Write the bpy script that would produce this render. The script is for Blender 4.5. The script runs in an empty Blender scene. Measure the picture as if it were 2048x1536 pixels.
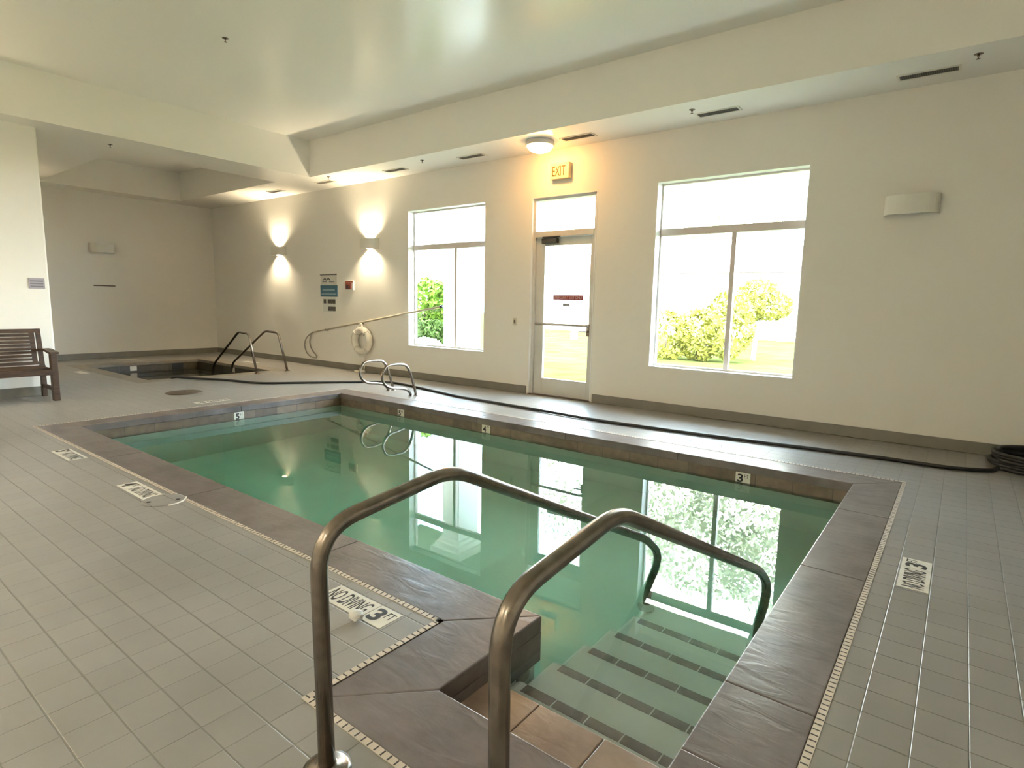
import bpy, bmesh, math, random
from mathutils import Vector, Matrix
random.seed(7)
sc = bpy.context.scene
COL = sc.collection
PI = math.pi

# ------------------------------------------------------------------ helpers
class MB:
    """collects geometry, builds ONE mesh object"""
    def __init__(s): s.v, s.f, s.m, s.sm = [], [], [], []
    def add(s, vs, fs, mi=0, smooth=False):
        b = len(s.v); s.v += [tuple(v) for v in vs]
        for f in fs: s.f.append(tuple(i + b for i in f)); s.m.append(mi); s.sm.append(smooth)
        return s
    def box(s, x0, x1, y0, y1, z0, z1, mi=0, M=None):
        vs = [(x, y, z) for z in (z0, z1) for y in (y0, y1) for x in (x0, x1)]
        if M: vs = [M @ Vector(v) for v in vs]
        return s.add(vs, [(0, 2, 3, 1), (4, 5, 7, 6), (0, 1, 5, 4), (1, 3, 7, 5), (3, 2, 6, 7), (2, 0, 4, 6)], mi)
    def quad(s, a, b, c, d, mi=0): return s.add([a, b, c, d], [(0, 1, 2, 3)], mi)
    def prism(s, poly, z0, z1, mi=0):
        n = len(poly)
        vs = [(p[0], p[1], z0) for p in poly] + [(p[0], p[1], z1) for p in poly]
        fs = [tuple(range(n - 1, -1, -1)), tuple(range(n, 2 * n))] + [(i, (i + 1) % n, n + (i + 1) % n, n + i) for i in range(n)]
        return s.add(vs, fs, mi)
    def tube(s, pts, r, n=14, mi=0, closed=False, caps=True):
        P = [Vector(p) for p in pts]; N = len(P); vs, fs = [], []
        T = []
        for i in range(N):
            a = P[(i - 1) % N] if (closed or i > 0) else P[0]
            b = P[(i + 1) % N] if (closed or i < N - 1) else P[-1]
            T.append((b - a).normalized())
        ref = Vector((0, 0, 1)) if abs(T[0].z) < .9 else Vector((1, 0, 0))
        u = (ref - T[0] * ref.dot(T[0])).normalized()
        for i in range(N):
            u = (u - T[i] * u.dot(T[i]))
            u = u.normalized() if u.length > 1e-6 else Vector((1, 0, 0))
            w = T[i].cross(u)
            rr = r[i] if isinstance(r, (list, tuple)) else r
            for k in range(n):
                a = 2 * PI * k / n
                vs.append(P[i] + (u * math.cos(a) + w * math.sin(a)) * rr)
        rng = N if closed else N - 1
        for i in range(rng):
            j = (i + 1) % N
            for k in range(n):
                fs.append((i * n + k, i * n + (k + 1) % n, j * n + (k + 1) % n, j * n + k))
        s.add(vs, fs, mi, True)
        if caps and not closed:
            b = len(s.v) - len(vs)
            s.f.append(tuple(b + k for k in range(n - 1, -1, -1))); s.m.append(mi); s.sm.append(False)
            s.f.append(tuple(b + (N - 1) * n + k for k in range(n))); s.m.append(mi); s.sm.append(False)
        return s
    def lathe(s, prof, c=(0, 0, 0), n=32, mi=0, M=None, smooth=True):
        vs, fs = [], []
        for (r, z) in prof:
            for k in range(n):
                a = 2 * PI * k / n
                v = Vector((r * math.cos(a), r * math.sin(a), z))
                if M: v = M @ v
                vs.append(v + Vector(c))
        for i in range(len(prof) - 1):
            for k in range(n):
                fs.append((i * n + k, i * n + (k + 1) % n, (i + 1) * n + (k + 1) % n, (i + 1) * n + k))
        s.add(vs, fs, mi, smooth)
        b = len(s.v) - len(vs)
        if prof[0][0] > 1e-5: s.f.append(tuple(b + k for k in range(n - 1, -1, -1))); s.m.append(mi); s.sm.append(False)
        if prof[-1][0] > 1e-5: s.f.append(tuple(b + (len(prof) - 1) * n + k for k in range(n))); s.m.append(mi); s.sm.append(False)
        return s
    def build(s, name, mats, parent=None, bevel=0, seg=2, loc=None):
        me = bpy.data.meshes.new(name)
        vs = s.v
        if loc is not None: vs = [(v[0] - loc[0], v[1] - loc[1], v[2] - loc[2]) for v in vs]
        me.from_pydata(vs, [], s.f)
        for m in (mats if isinstance(mats, (list, tuple)) else [mats]): me.materials.append(m)
        me.polygons.foreach_set('material_index', s.m)
        me.polygons.foreach_set('use_smooth', s.sm)
        me.update()
        o = bpy.data.objects.new(name, me); COL.objects.link(o)
        if loc is not None: o.location = loc
        if parent: attach(o, parent)
        if bevel:
            b = o.modifiers.new('edge', 'BEVEL'); b.width = bevel; b.segments = seg; b.limit_method = 'ANGLE'; b.angle_limit = math.radians(40)
        return o

def wmat(o):
    m = Matrix.LocRotScale(o.location, o.rotation_euler, o.scale)
    return wmat(o.parent) @ o.matrix_parent_inverse @ m if o.parent else m
def attach(o, parent):
    o.parent = parent; o.matrix_parent_inverse = wmat(parent).inverted()

def tag(o, label=None, cat=None, group=None, kind=None):
    if label: o['label'] = label
    if cat: o['category'] = cat
    if group: o['group'] = group
    if kind: o['kind'] = kind
    return o

def thing(name, loc, label, cat, group=None):
    o = bpy.data.objects.new(name, None); COL.objects.link(o); o.location = loc
    o.empty_display_size = .1
    return tag(o, label, cat, group)

def struct(name, loc=(0, 0, 0)):
    o = bpy.data.objects.new(name, None); COL.objects.link(o); o.location = loc
    o['kind'] = 'structure'; return o

def copy_thing(root, loc, label):
    r = root.copy(); COL.objects.link(r); r.location = loc; r['label'] = label
    def rec(src, dst):
        for ch in list(src.children):
            c = ch.copy(); COL.objects.link(c); c.parent = dst
            c.matrix_parent_inverse = ch.matrix_parent_inverse.copy()
            rec(ch, c)
    rec(root, r)
    return r

def fillet(pts, rad, n=7):
    P = [Vector(p) for p in pts]; out = [P[0]]
    for i in range(1, len(P) - 1):
        a, b, c = P[i - 1], P[i], P[i + 1]
        r = rad[i - 1] if isinstance(rad, (list, tuple)) else rad
        d1, d2 = (a - b), (c - b)
        r = min(r, d1.length * .49, d2.length * .49)
        p1, p2 = b + d1.normalized() * r, b + d2.normalized() * r
        for k in range(n + 1):
            t = k / n
            out.append(p1 * (1 - t) ** 2 + b * 2 * t * (1 - t) + p2 * t * t)
    out.append(P[-1]); return out

def spline(pts, n=6, closed=False):
    P = [Vector(p) for p in pts]; N = len(P); out = []
    rng = N if closed else N - 1
    for i in range(rng):
        g = lambda k: P[k % N] if closed else P[max(0, min(N - 1, k))]
        p0, p1, p2, p3 = g(i - 1), g(i), g(i + 1), g(i + 2)
        for k in range(n):
            t = k / n
            out.append(.5 * ((2 * p1) + (p2 - p0) * t + (2 * p0 - 5 * p1 + 4 * p2 - p3) * t * t + (-p0 + 3 * p1 - 3 * p2 + p3) * t ** 3))
    if not closed: out.append(P[-1])
    return out

def lettering(text, origin, u, v, w, h, mat, parent, name='lettering', bold=.0, thick=.0006, lift=.001):
    """flat text mesh fitted in a w x h box at origin along u (reading) and v (up)"""
    cu = bpy.data.curves.new(name, 'FONT'); cu.body = text; cu.size = 1; cu.offset = bold; cu.resolution_u = 4
    cu.extrude = .001
    to = bpy.data.objects.new(name, cu); COL.objects.link(to)
    bpy.context.view_layer.update()
    me = bpy.data.meshes.new_from_object(to.evaluated_get(bpy.context.evaluated_depsgraph_get()))
    bpy.data.objects.remove(to); bpy.data.curves.remove(cu)
    xs = [p.co.x for p in me.vertices]; ys = [p.co.y for p in me.vertices]
    x0, x1, y0, y1 = min(xs), max(xs), min(ys), max(ys)
    u, v, o = Vector(u), Vector(v), Vector(origin); nrm = u.cross(v)
    for p in me.vertices:
        c = p.co
        p.co = o + u * ((c.x - x0) / (x1 - x0) * w) + v * ((c.y - y0) / (y1 - y0) * h) + nrm * (lift + (thick if c.z > 0 else 0))
    me.name = name; me.materials.clear(); me.materials.append(mat)
    ob = bpy.data.objects.new(name, me); COL.objects.link(ob)
    if parent: attach(ob, parent)
    return ob

# ------------------------------------------------------------------ materials
def newmat(name):
    m = bpy.data.materials.new(name); m.use_nodes = True
    nt = m.node_tree; b = nt.nodes['Principled BSDF']
    return m, nt, b
def lk(nt, a, b): nt.links.new(a, b)
def nd(nt, t, **kw):
    n = nt.nodes.new(t)
    for k, v in kw.items(): setattr(n, k, v)
    return n
def mat(name, col, rough=.5, metal=0, var=.0, scale=8, bump=0, bscale=60, spec=.5, coat=0):
    m, nt, b = newmat(name)
    b.inputs['Base Color'].default_value = (*col, 1); b.inputs['Roughness'].default_value = rough
    b.inputs['Metallic'].default_value = metal; b.inputs['Specular IOR Level'].default_value = spec
    geo = nd(nt, 'ShaderNodeNewGeometry')
    if var:
        no = nd(nt, 'ShaderNodeTexNoise'); no.inputs['Scale'].default_value = scale; no.inputs['Detail'].default_value = 5
        lk(nt, geo.outputs['Position'], no.inputs['Vector'])
        mr = nd(nt, 'ShaderNodeMapRange'); mr.inputs[1].default_value = .25; mr.inputs[2].default_value = .75
        mr.inputs[3].default_value = 1 - var; mr.inputs[4].default_value = 1 + var
        lk(nt, no.outputs['Fac'], mr.inputs[0])
        hs = nd(nt, 'ShaderNodeHueSaturation'); hs.inputs['Color'].default_value = (*col, 1)
        lk(nt, mr.outputs[0], hs.inputs['Value']); lk(nt, hs.outputs[0], b.inputs['Base Color'])
    if bump:
        n2 = nd(nt, 'ShaderNodeTexNoise'); n2.inputs['Scale'].default_value = bscale; n2.inputs['Detail'].default_value = 3
        lk(nt, geo.outputs['Position'], n2.inputs['Vector'])
        bp = nd(nt, 'ShaderNodeBump'); bp.inputs['Strength'].default_value = bump; bp.inputs['Distance'].default_value = .004
        lk(nt, n2.outputs['Fac'], bp.inputs['Height']); lk(nt, bp.outputs[0], b.inputs['Normal'])
    return m
def emis(name, col, st):
    m, nt, b = newmat(name)
    b.inputs['Base Color'].default_value = (*col, 1)
    b.inputs['Emission Color'].default_value = (*col, 1); b.inputs['Emission Strength'].default_value = st
    return m

WALLC = (.79, .755, .675)
M_wall = mat('wall paint cream', WALLC, .55, bump=.12, bscale=90)
M_ceil = mat('ceiling paint satin', (.86, .825, .735), .2, bump=.05, bscale=4, spec=.5)
M_base = mat('baseboard grey tile', (.19, .175, .14), .4, var=.12, scale=5)
M_white = mat('white paint', (.80, .79, .76), .4)
M_frame = mat('window vinyl', (.62, .55, .50), .35)
M_alu = mat('door aluminium white', (.58, .56, .50), .35, var=.04)
M_steel = mat('brushed steel brown', (.24, .205, .17), .27, metal=1, var=.25, scale=22)
M_steel2 = mat('bright steel', (.52, .47, .41), .24, metal=1)
M_black = mat('black rubber', (.012, .012, .012), .45)
M_ink = mat('black ink', (.012, .012, .012), .5)
M_plate = mat('white ceramic marker', (.74, .71, .63), .35, var=.08, scale=20)
M_tick = mat('joint tick dark', (.05, .045, .04), .6)
M_strip = mat('joint strip cream', (.58, .50, .41), .5, var=.1, scale=20)
M_plastic = mat('white plastic', (.80, .78, .72), .4)
M_ring = mat('life ring foam', (.78, .73, .62), .5, var=.05)
M_rope = mat('rope white', (.72, .68, .58), .8)
M_wood = None
M_vent = mat('vent white metal', (.60, .56, .45), .5)
M_ventd = mat('vent dark slot', (.06, .055, .045), .7)
M_exit = mat('exit sign cream', (.74, .62, .36), .5)
M_exitl = mat('exit letter dark olive', (.10, .07, .012), .5)
M_sconce = mat('sconce plaster', (.70, .68, .60), .5)
M_scmetal = mat('sconce grey metal', (.42, .38, .32), .5)
M_paper = mat('notice paper', (.62, .60, .52), .6)
M_paper2 = mat('notice paper white', (.66, .66, .60), .6)
M_blue = mat('notice blue', (.05, .14, .20), .5)
M_blue2 = mat('notice pale blue', (.28, .36, .40), .5)
M_photo = mat('printed photo dark', (.09, .08, .065), .5, var=.9, scale=38)
M_red = mat('sign red', (.36, .07, .04), .5)
M_dred = mat('sticker red', (.28, .03, .035), .5)
M_stickt = mat('sticker pale lettering', (.62, .42, .42), .5)
M_lilac = mat('plaque grey lilac', (.34, .31, .34), .5)
M_lilac2 = mat('plaque dark bands', (.17, .155, .17), .5)
M_brownlid = mat('lid brown', (.075, .052, .032), .5, var=.3, scale=12)
M_lidtile = mat('lid grey', (.36, .345, .29), .4, var=.06)
M_greypl = mat('grey plastic', (.30, .28, .23), .5)

def m_wood():
    m, nt, b = newmat('teak stained')
    tc = nd(nt, 'ShaderNodeTexCoord'); mp = nd(nt, 'ShaderNodeMapping'); mp.inputs['Scale'].default_value = (30, 3, 30)
    no = nd(nt, 'ShaderNodeTexNoise'); no.inputs['Scale'].default_value = 2; no.inputs['Detail'].default_value = 6
    cr = nd(nt, 'ShaderNodeValToRGB')
    cr.color_ramp.elements[0].position = .3; cr.color_ramp.elements[0].color = (.020, .010, .005, 1)
    cr.color_ramp.elements[1].position = .75; cr.color_ramp.elements[1].color = (.080, .042, .021, 1)
    lk(nt, tc.outputs['Object'], mp.inputs[0]); lk(nt, mp.outputs[0], no.inputs['Vector'])
    lk(nt, no.outputs['Fac'], cr.inputs[0]); lk(nt, cr.outputs[0], b.inputs['Base Color'])
    b.inputs['Roughness'].default_value = .45
    return m
M_wood = m_wood()

def math_node(nt, op, a, b=None, c=None):
    n = nd(nt, 'ShaderNodeMath', operation=op)
    for i, x in enumerate((a, b, c)):
        if x is None: continue
        if isinstance(x, (int, float)): n.inputs[i].default_value = x
        else: lk(nt, x, n.inputs[i])
    return n.outputs[0]

def m_deck():
    m, nt, b = newmat('deck tile grey')
    geo = nd(nt, 'ShaderNodeNewGeometry'); sp = nd(nt, 'ShaderNodeSeparateXYZ'); lk(nt, geo.outputs['Position'], sp.inputs[0])
    X, Y = sp.outputs[0], sp.outputs[1]
    right = math_node(nt, 'GREATER_THAN', X, -.35)
    off = math_node(nt, 'MULTIPLY_ADD', right, 1.64 - 1.4650, 0)      # left grid runs through x=-1.64, right through x=0
    xs = math_node(nt, 'DIVIDE', math_node(nt, 'ADD', math_node(nt, 'ADD', X, 14.65 * 2 + 1.64), math_node(nt, 'MULTIPLY', right, -.175)), .1465)
    ys = math_node(nt, 'DIVIDE', math_node(nt, 'ADD', Y, 14.35 * 2 - 1.176), .1435)
    def edge(c, g):
        f = math_node(nt, 'FRACT', c)
        d = math_node(nt, 'ABSOLUTE', math_node(nt, 'SUBTRACT', f, .5))   # .5 at line
        r = nd(nt, 'ShaderNodeMapRange'); r.interpolation_type = 'SMOOTHSTEP'
        r.inputs[1].default_value = .5 - g; r.inputs[2].default_value = .5 - g * .35
        lk(nt, d, r.inputs[0]); return r.outputs[0]
    gx, gy = edge(xs, .020), edge(ys, .030)
    g = math_node(nt, 'MAXIMUM', gx, gy)
    # per tile tone
    fx, fy = math_node(nt, 'FLOOR', xs), math_node(nt, 'FLOOR', ys)
    cb = nd(nt, 'ShaderNodeCombineXYZ'); lk(nt, fx, cb.inputs[0]); lk(nt, fy, cb.inputs[1])
    wn = nd(nt, 'ShaderNodeTexWhiteNoise'); lk(nt, cb.outputs[0], wn.inputs['Vector'])
    no = nd(nt, 'ShaderNodeTexNoise'); no.inputs['Scale'].default_value = 1.3; no.inputs['Detail'].default_value = 6
    lk(nt, geo.outputs['Position'], no.inputs['Vector'])
    cr = nd(nt, 'ShaderNodeValToRGB')
    cr.color_ramp.elements[0].position = .3; cr.color_ramp.elements[0].color = (.232, .222, .206, 1)
    cr.color_ramp.elements[1].position = .7; cr.color_ramp.elements[1].color = (.298, .284, .266, 1)
    lk(nt, no.outputs['Fac'], cr.inputs[0])
    hs = nd(nt, 'ShaderNodeHueSaturation'); lk(nt, cr.outputs[0], hs.inputs['Color'])
    mr = nd(nt, 'ShaderNodeMapRange'); mr.inputs[3].default_value = .965; mr.inputs[4].default_value = 1.035
    lk(nt, wn.outputs['Value'], mr.inputs[0]); lk(nt, mr.outputs[0], hs.inputs['Value'])
    mx = nd(nt, 'ShaderNodeMixRGB'); lk(nt, math_node(nt, 'MAXIMUM', math_node(nt, 'MULTIPLY', gy, .85), math_node(nt, 'MULTIPLY', gx, .55)), mx.inputs[0]); lk(nt, hs.outputs[0], mx.inputs[1]); mx.inputs[2].default_value = (.14, .135, .115, 1)
    lk(nt, mx.outputs[0], b.inputs['Base Color'])
    # slate-like surface relief and grout
    n2 = nd(nt, 'ShaderNodeTexNoise'); n2.inputs['Scale'].default_value = 9; n2.inputs['Detail'].default_value = 4; n2.inputs['Distortion'].default_value = .6
    lk(nt, geo.outputs['Position'], n2.inputs['Vector'])
    h = math_node(nt, 'SUBTRACT', math_node(nt, 'MULTIPLY', n2.outputs['Fac'], .35), math_node(nt, 'MULTIPLY', g, .55))
    bp = nd(nt, 'ShaderNodeBump'); bp.inputs['Strength'].default_value = .5; bp.inputs['Distance'].default_value = .006
    lk(nt, h, bp.inputs['Height']); lk(nt, bp.outputs[0], b.inputs['Normal'])
    rr = nd(nt, 'ShaderNodeMapRange'); rr.inputs[3].default_value = .24; rr.inputs[4].default_value = .40
    lk(nt, no.outputs['Fac'], rr.inputs[0]); lk(nt, rr.outputs[0], b.inputs['Roughness'])
    b.inputs['Specular IOR Level'].default_value = .5
    return m
M_deck = m_deck()

def m_stone(name, c0, c1, c2, rough=.38, scale=3.0, bump=.5):
    m, nt, b = newmat(name)
    geo = nd(nt, 'ShaderNodeNewGeometry')
    no = nd(nt, 'ShaderNodeTexNoise'); no.inputs['Scale'].default_value = scale; no.inputs['Detail'].default_value = 8; no.inputs['Roughness'].default_value = .62
    lk(nt, geo.outputs['Position'], no.inputs['Vector'])
    cr = nd(nt, 'ShaderNodeValToRGB'); e = cr.color_ramp.elements
    e[0].position = .32; e[0].color = (*c0, 1); e[1].position = .72; e[1].color = (*c2, 1)
    k = e.new(.5); k.color = (*c1, 1)
    lk(nt, no.outputs['Fac'], cr.inputs[0]); lk(nt, cr.outputs[0], b.inputs['Base Color'])
    mp = nd(nt, 'ShaderNodeMapping'); mp.inputs['Scale'].default_value = (4, 11, 8)
    n2 = nd(nt, 'ShaderNodeTexNoise'); n2.inputs['Scale'].default_value = 1.2; n2.inputs['Detail'].default_value = 5; n2.inputs['Distortion'].default_value = 1.0
    lk(nt, geo.outputs['Position'], mp.inputs[0]); lk(nt, mp.outputs[0], n2.inputs['Vector'])
    bp = nd(nt, 'ShaderNodeBump'); bp.inputs['Strength'].default_value = bump; bp.inputs['Distance'].default_value = .006
    lk(nt, n2.outputs['Fac'], bp.inputs['Height']); lk(nt, bp.outputs[0], b.inputs['Normal'])
    b.inputs['Roughness'].default_value = rough
    return m
M_coping = m_stone('coping mauve slate', (.095, .078, .074), (.145, .122, .117), (.20, .172, .166), rough=.3)
M_tan = m_stone('step tile tan', (.20, .135, .095), (.30, .215, .16), (.38, .29, .22), rough=.3)

def m_band(name, a, b_, axis_len=.30):
    m, nt, b = newmat(name)
    geo = nd(nt, 'ShaderNodeNewGeometry'); sp = nd(nt, 'ShaderNodeSeparateXYZ'); lk(nt, geo.outputs['Position'], sp.inputs[0])
    s = math_node(nt, 'DIVIDE', math_node(nt, 'ADD', math_node(nt, 'ADD', sp.outputs[0], sp.outputs[1]), 60), axis_len)
    f = math_node(nt, 'ABSOLUTE', math_node(nt, 'SUBTRACT', math_node(nt, 'FRACT', s), .5))
    g = math_node(nt, 'GREATER_THAN', f, .488)
    wn = nd(nt, 'ShaderNodeTexWhiteNoise', noise_dimensions='1D'); lk(nt, math_node(nt, 'FLOOR', s), wn.inputs['W'])
    no = nd(nt, 'ShaderNodeTexNoise'); no.inputs['Scale'].default_value = 14; no.inputs['Detail'].default_value = 6
    lk(nt, geo.outputs['Position'], no.inputs['Vector'])
    mx = nd(nt, 'ShaderNodeMixRGB'); mx.inputs[1].default_value = (*a, 1); mx.inputs[2].default_value = (*b_, 1)
    lk(nt, math_node(nt, 'ADD', math_node(nt, 'MULTIPLY', wn.outputs['Value'], .6), math_node(nt, 'SUBTRACT', no.outputs['Fac'], .3)), mx.inputs[0])
    m2 = nd(nt, 'ShaderNodeMixRGB'); lk(nt, g, m2.inputs[0]); lk(nt, mx.outputs[0], m2.inputs[1]); m2.inputs[2].default_value = (.10, .085, .07, 1)
    lk(nt, m2.outputs[0], b.inputs['Base Color']); b.inputs['Roughness'].default_value = .35
    return m
M_band = m_band('waterline stone tile', (.095, .066, .047), (.235, .18, .13))
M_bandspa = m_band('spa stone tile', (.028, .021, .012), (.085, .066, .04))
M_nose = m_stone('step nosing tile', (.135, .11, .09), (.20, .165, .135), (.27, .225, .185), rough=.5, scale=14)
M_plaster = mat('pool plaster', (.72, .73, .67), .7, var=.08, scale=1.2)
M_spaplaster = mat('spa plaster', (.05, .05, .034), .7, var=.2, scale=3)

def m_water(name, absorb, dens, ripple=.006, rs=2.2):
    m, nt, b = newmat(name)
    out = nt.nodes['Material Output']
    b.inputs['Base Color'].default_value = (1, 1, 1, 1); b.inputs['Roughness'].default_value = 0
    b.inputs['IOR'].default_value = 1.333; b.inputs['Transmission Weight'].default_value = 1
    geo = nd(nt, 'ShaderNodeNewGeometry')
    no = nd(nt, 'ShaderNodeTexNoise'); no.inputs['Scale'].default_value = rs; no.inputs['Detail'].default_value = 2
    lk(nt, geo.outputs['Position'], no.inputs['Vector'])
    bp = nd(nt, 'ShaderNodeBump'); bp.inputs['Strength'].default_value = ripple; bp.inputs['Distance'].default_value = .05
    lk(nt, no.outputs['Fac'], bp.inputs['Height']); lk(nt, bp.outputs[0], b.inputs['Normal'])
    va = nd(nt, 'ShaderNodeVolumeAbsorption'); va.inputs['Color'].default_value = (*absorb, 1); va.inputs['Density'].default_value = dens
    lk(nt, va.outputs[0], out.inputs['Volume'])
    return m
M_water = m_water('pool water', (.36, .74, .60), .74)
M_waterspa = m_water('spa water', (.42, .55, .33), 1.5)

def m_glass():
    m, nt, b = newmat('window glass')
    out = nt.nodes['Material Output']; nt.nodes.remove(b)
    tr = nd(nt, 'ShaderNodeBsdfTransparent'); tr.inputs[0].default_value = (.95, .97, .96, 1)
    gl = nd(nt, 'ShaderNodeBsdfGlossy'); gl.inputs['Roughness'].default_value = .01
    fr = nd(nt, 'ShaderNodeFresnel'); fr.inputs[0].default_value = 1.45
    ge = nd(nt, 'ShaderNodeNewGeometry'); ff = math_node(nt, 'MULTIPLY', fr.outputs[0], math_node(nt, 'SUBTRACT', 1.0, ge.outputs['Backfacing']))
    mx = nd(nt, 'ShaderNodeMixShader'); lk(nt, ff, mx.inputs[0]); lk(nt, tr.outputs[0], mx.inputs[1]); lk(nt, gl.outputs[0], mx.inputs[2])
    lk(nt, mx.outputs[0], out.inputs[0])
    return m
M_glass = m_glass()
M_lawn = mat('lawn', (.055, .064, .02), .9, var=.35, scale=1.4, spec=0)
M_leaf = mat('shrub leaf', (.085, .15, .018), .6, var=.4, scale=5, spec=.1)
M_leafd = mat('shrub leaf dark', (.05, .085, .02), .6, var=.4, scale=5, spec=.1)
M_leafy = mat('shrub leaf yellow', (.17, .17, .03), .6, var=.35, scale=4, spec=.1)
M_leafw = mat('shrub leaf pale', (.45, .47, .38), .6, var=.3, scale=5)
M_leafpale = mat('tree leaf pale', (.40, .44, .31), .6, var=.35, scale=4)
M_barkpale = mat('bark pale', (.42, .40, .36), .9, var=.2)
M_bark = mat('bark', (.10, .075, .055), .9, var=.3)
M_column = mat('column white', (.80, .79, .76), .5)
M_house = mat('far house wall', (.62, .60, .57), .8)
M_roof = mat('far house roof', (.09, .05, .045), .8)
M_winglass = mat('far house pane', (.10, .12, .14), .2)

# ------------------------------------------------------------------ dimensions
CAMH = 1.35
WY = 7.13          # inner face of window wall
SZ, CZ = 3.517, 4.13
X_BACK, X_PIL, X_R, Y_N = -14.88, -9.85, 2.6, -2.6
WZ = -.165

# pool outline (inner face of coping)
PX0, PX1, PY0, PY1 = -7.17, -.565, 1.99, 5.19
NX0, NY0 = -1.335, 1.353
CW = .305

# ------------------------------------------------------------------ floor with pool and spa openings
def grid_boxes(mb, xs, ys, z0, z1, hole):
    for i in range(len(xs) - 1):
        for j in range(len(ys) - 1):
            cx, cy = (xs[i] + xs[i + 1]) / 2, (ys[j] + ys[j + 1]) / 2
            if not hole(cx, cy): mb.box(xs[i], xs[i + 1], ys[j], ys[j + 1], z0, z1)
SPX0, SPX1, SPY0, SPY1 = -13.43, -10.43, 3.87, 5.98
SC = .26
fx = [X_BACK - .2, SPX0 - SC, SPX1 + SC, PX0 - CW, NX0 - CW, PX1 + CW, X_R + .2]
fy = [Y_N - .2, NY0 - CW, PY0 - CW, SPY0 - SC, PY1 + CW, SPY1 + SC, WY + .02]
def fhole(x, y):
    a = PX0 - CW < x < PX1 + CW and PY0 - CW < y < PY1 + CW
    b = NX0 - CW < x < PX1 + CW and NY0 - CW < y < PY0 - CW
    c = SPX0 - SC < x < SPX1 + SC and SPY0 - SC < y < SPY1 + SC
    return a or b or c
f = MB(); grid_boxes(f, fx, fy, -.12, 0, fhole)
floor = f.build('floor', M_deck); floor['kind'] = 'structure'

# coping: mitred slabs with open joints, one body
GAP = .0018
cop = MB()
def slab(poly, z0=-.075, z1=.0):
    c = Vector((sum(p[0] for p in poly) / len(poly), sum(p[1] for p in poly) / len(poly), 0))
    q = []
    for p in poly:
        d = Vector((p[0], p[1], 0)) - c
        q.append((p[0] - math.copysign(GAP / 2, d.x), p[1] - math.copysign(GAP / 2, d.y)))
    cop.prism(q, z0, z1)
ox0, ox1, oy0, oy1, onx, ony = PX0 - CW, PX1 + CW, PY0 - CW, PY1 + CW, NX0 - CW, NY0 - CW
# window side run
xs = [PX0, -5.75, -4.5, -3.25, -2.0, PX1]
for i in range(5):
    a, b = xs[i], xs[i + 1]
    slab([(a, PY1), (b, PY1), (b + (CW if i == 4 else 0), oy1), (a - (CW if i == 0 else 0), oy1)])
# right run
ys = [NY0, 1.631, 2.05, 3.305, 4.45, PY1]
for i in range(5):
    a, b = ys[i], ys[i + 1]
    slab([(PX1, a), (ox1, a - (CW if i == 0 else 0)), (ox1, b + (CW if i == 4 else 0)), (PX1, b)])
# far run
ys = [PY0, 3.69, PY1]
for i in range(2):
    a, b = ys[i], ys[i + 1]
    slab([(ox0, a - (CW if i == 0 else 0)), (PX0, a), (PX0, b), (ox0, b + (CW if i == 1 else 0))])
# near run
xs = [PX0, -5.6, -4.1, -2.6, NX0]
for i in range(4):
    a, b = xs[i], xs[i + 1]
    slab([(a - (CW if i == 0 else 0), oy0), (b - (CW if i == 3 else 0), oy0), (b, PY0), (a, PY0)])
# stair notch
slab([(onx, ony), (NX0, NY0), (NX0, PY0), (onx, oy0)])
slab([(onx, ony), (ox1, ony), (PX1, NY0), (NX0, NY0)])
coping = cop.build('trim_1', M_coping, bevel=.006, seg=3); tag(coping, 'mauve slate coping around the pool', kind='structure')

# cream joint strip with dark ticks along the coping's outer edge
st = MB(); w = .026
def strip(x0, x1, y0, y1): st.box(x0, x1, y0, y1, -.02, .0025)
def ticks(a, b, fixed0, fixed1, along):
    n = int((b - a) / .0305)
    for i in range(n):
        t = a + .015 + i * .0305
        if along == 'x': st.box(t, t + .005, fixed0 + .002, fixed1 - .002, -.01, .0034, 1)
        else: st.box(fixed0 + .002, fixed1 - .002, t, t + .005, -.01, .0034, 1)
runs = [('x', ox0 - w, onx, oy0 - w, oy0), ('y', ony - w, oy0, onx - w, onx), ('x', onx, ox1 + w, ony - w, ony),
        ('y', ony, oy1 + w, ox1, ox1 + w), ('x', ox0 - w, ox1, oy1, oy1 + w), ('y', oy0, oy1, ox0 - w, ox0)]
for ax, a, b, c, d in runs:
    if ax == 'x': strip(a, b, c, d); ticks(a, b, c, d, 'x')
    else: strip(c, d, a, b); ticks(a, b, c, d, 'y')
so = st.build('trim_2', [M_strip, M_tick]); tag(so, 'cream joint strip with dark ticks outside the coping', kind='structure')

# ------------------------------------------------------------------ pool shell
e = .02
sx0, sx1, sy0, sy1, snx, sny = PX0 - e, PX1 + e, PY0 - e, PY1 + e, NX0 - e, NY0 - e
ring = [(sx0, sy0), (snx, sy0), (snx, sny), (sx1, sny), (sx1, sy1), (sx0, sy1)]
T = .16
def off_ring(r, d):   # outset of the L-shaped ring
    return [(r[0][0] - d, r[0][1] - d), (r[1][0] - d, r[1][1] - d), (r[2][0] - d, r[2][1] - d), (r[3][0] + d, r[3][1] - d), (r[4][0] + d, r[4][1] + d), (r[5][0] - d, r[5][1] + d)]
def shell(mb, r, z0, z1, t, mi=0):
    q = off_ring(r, t)
    for i in range(len(r)):
        j = (i + 1) % len(r)
        mb.add([(*r[i], z0), (*r[j], z0), (*q[j], z0), (*q[i], z0), (*r[i], z1), (*r[j], z1), (*q[j], z1), (*q[i], z1)],
               [(0, 1, 2, 3), (4, 7, 6, 5), (0, 4, 5, 1), (3, 2, 6, 7), (0, 3, 7, 4), (1, 5, 6, 2)], mi)
ps = MB(); shell(ps, ring, -1.95, -.073, T)
D0, D1 = -1.09, -1.72
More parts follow.
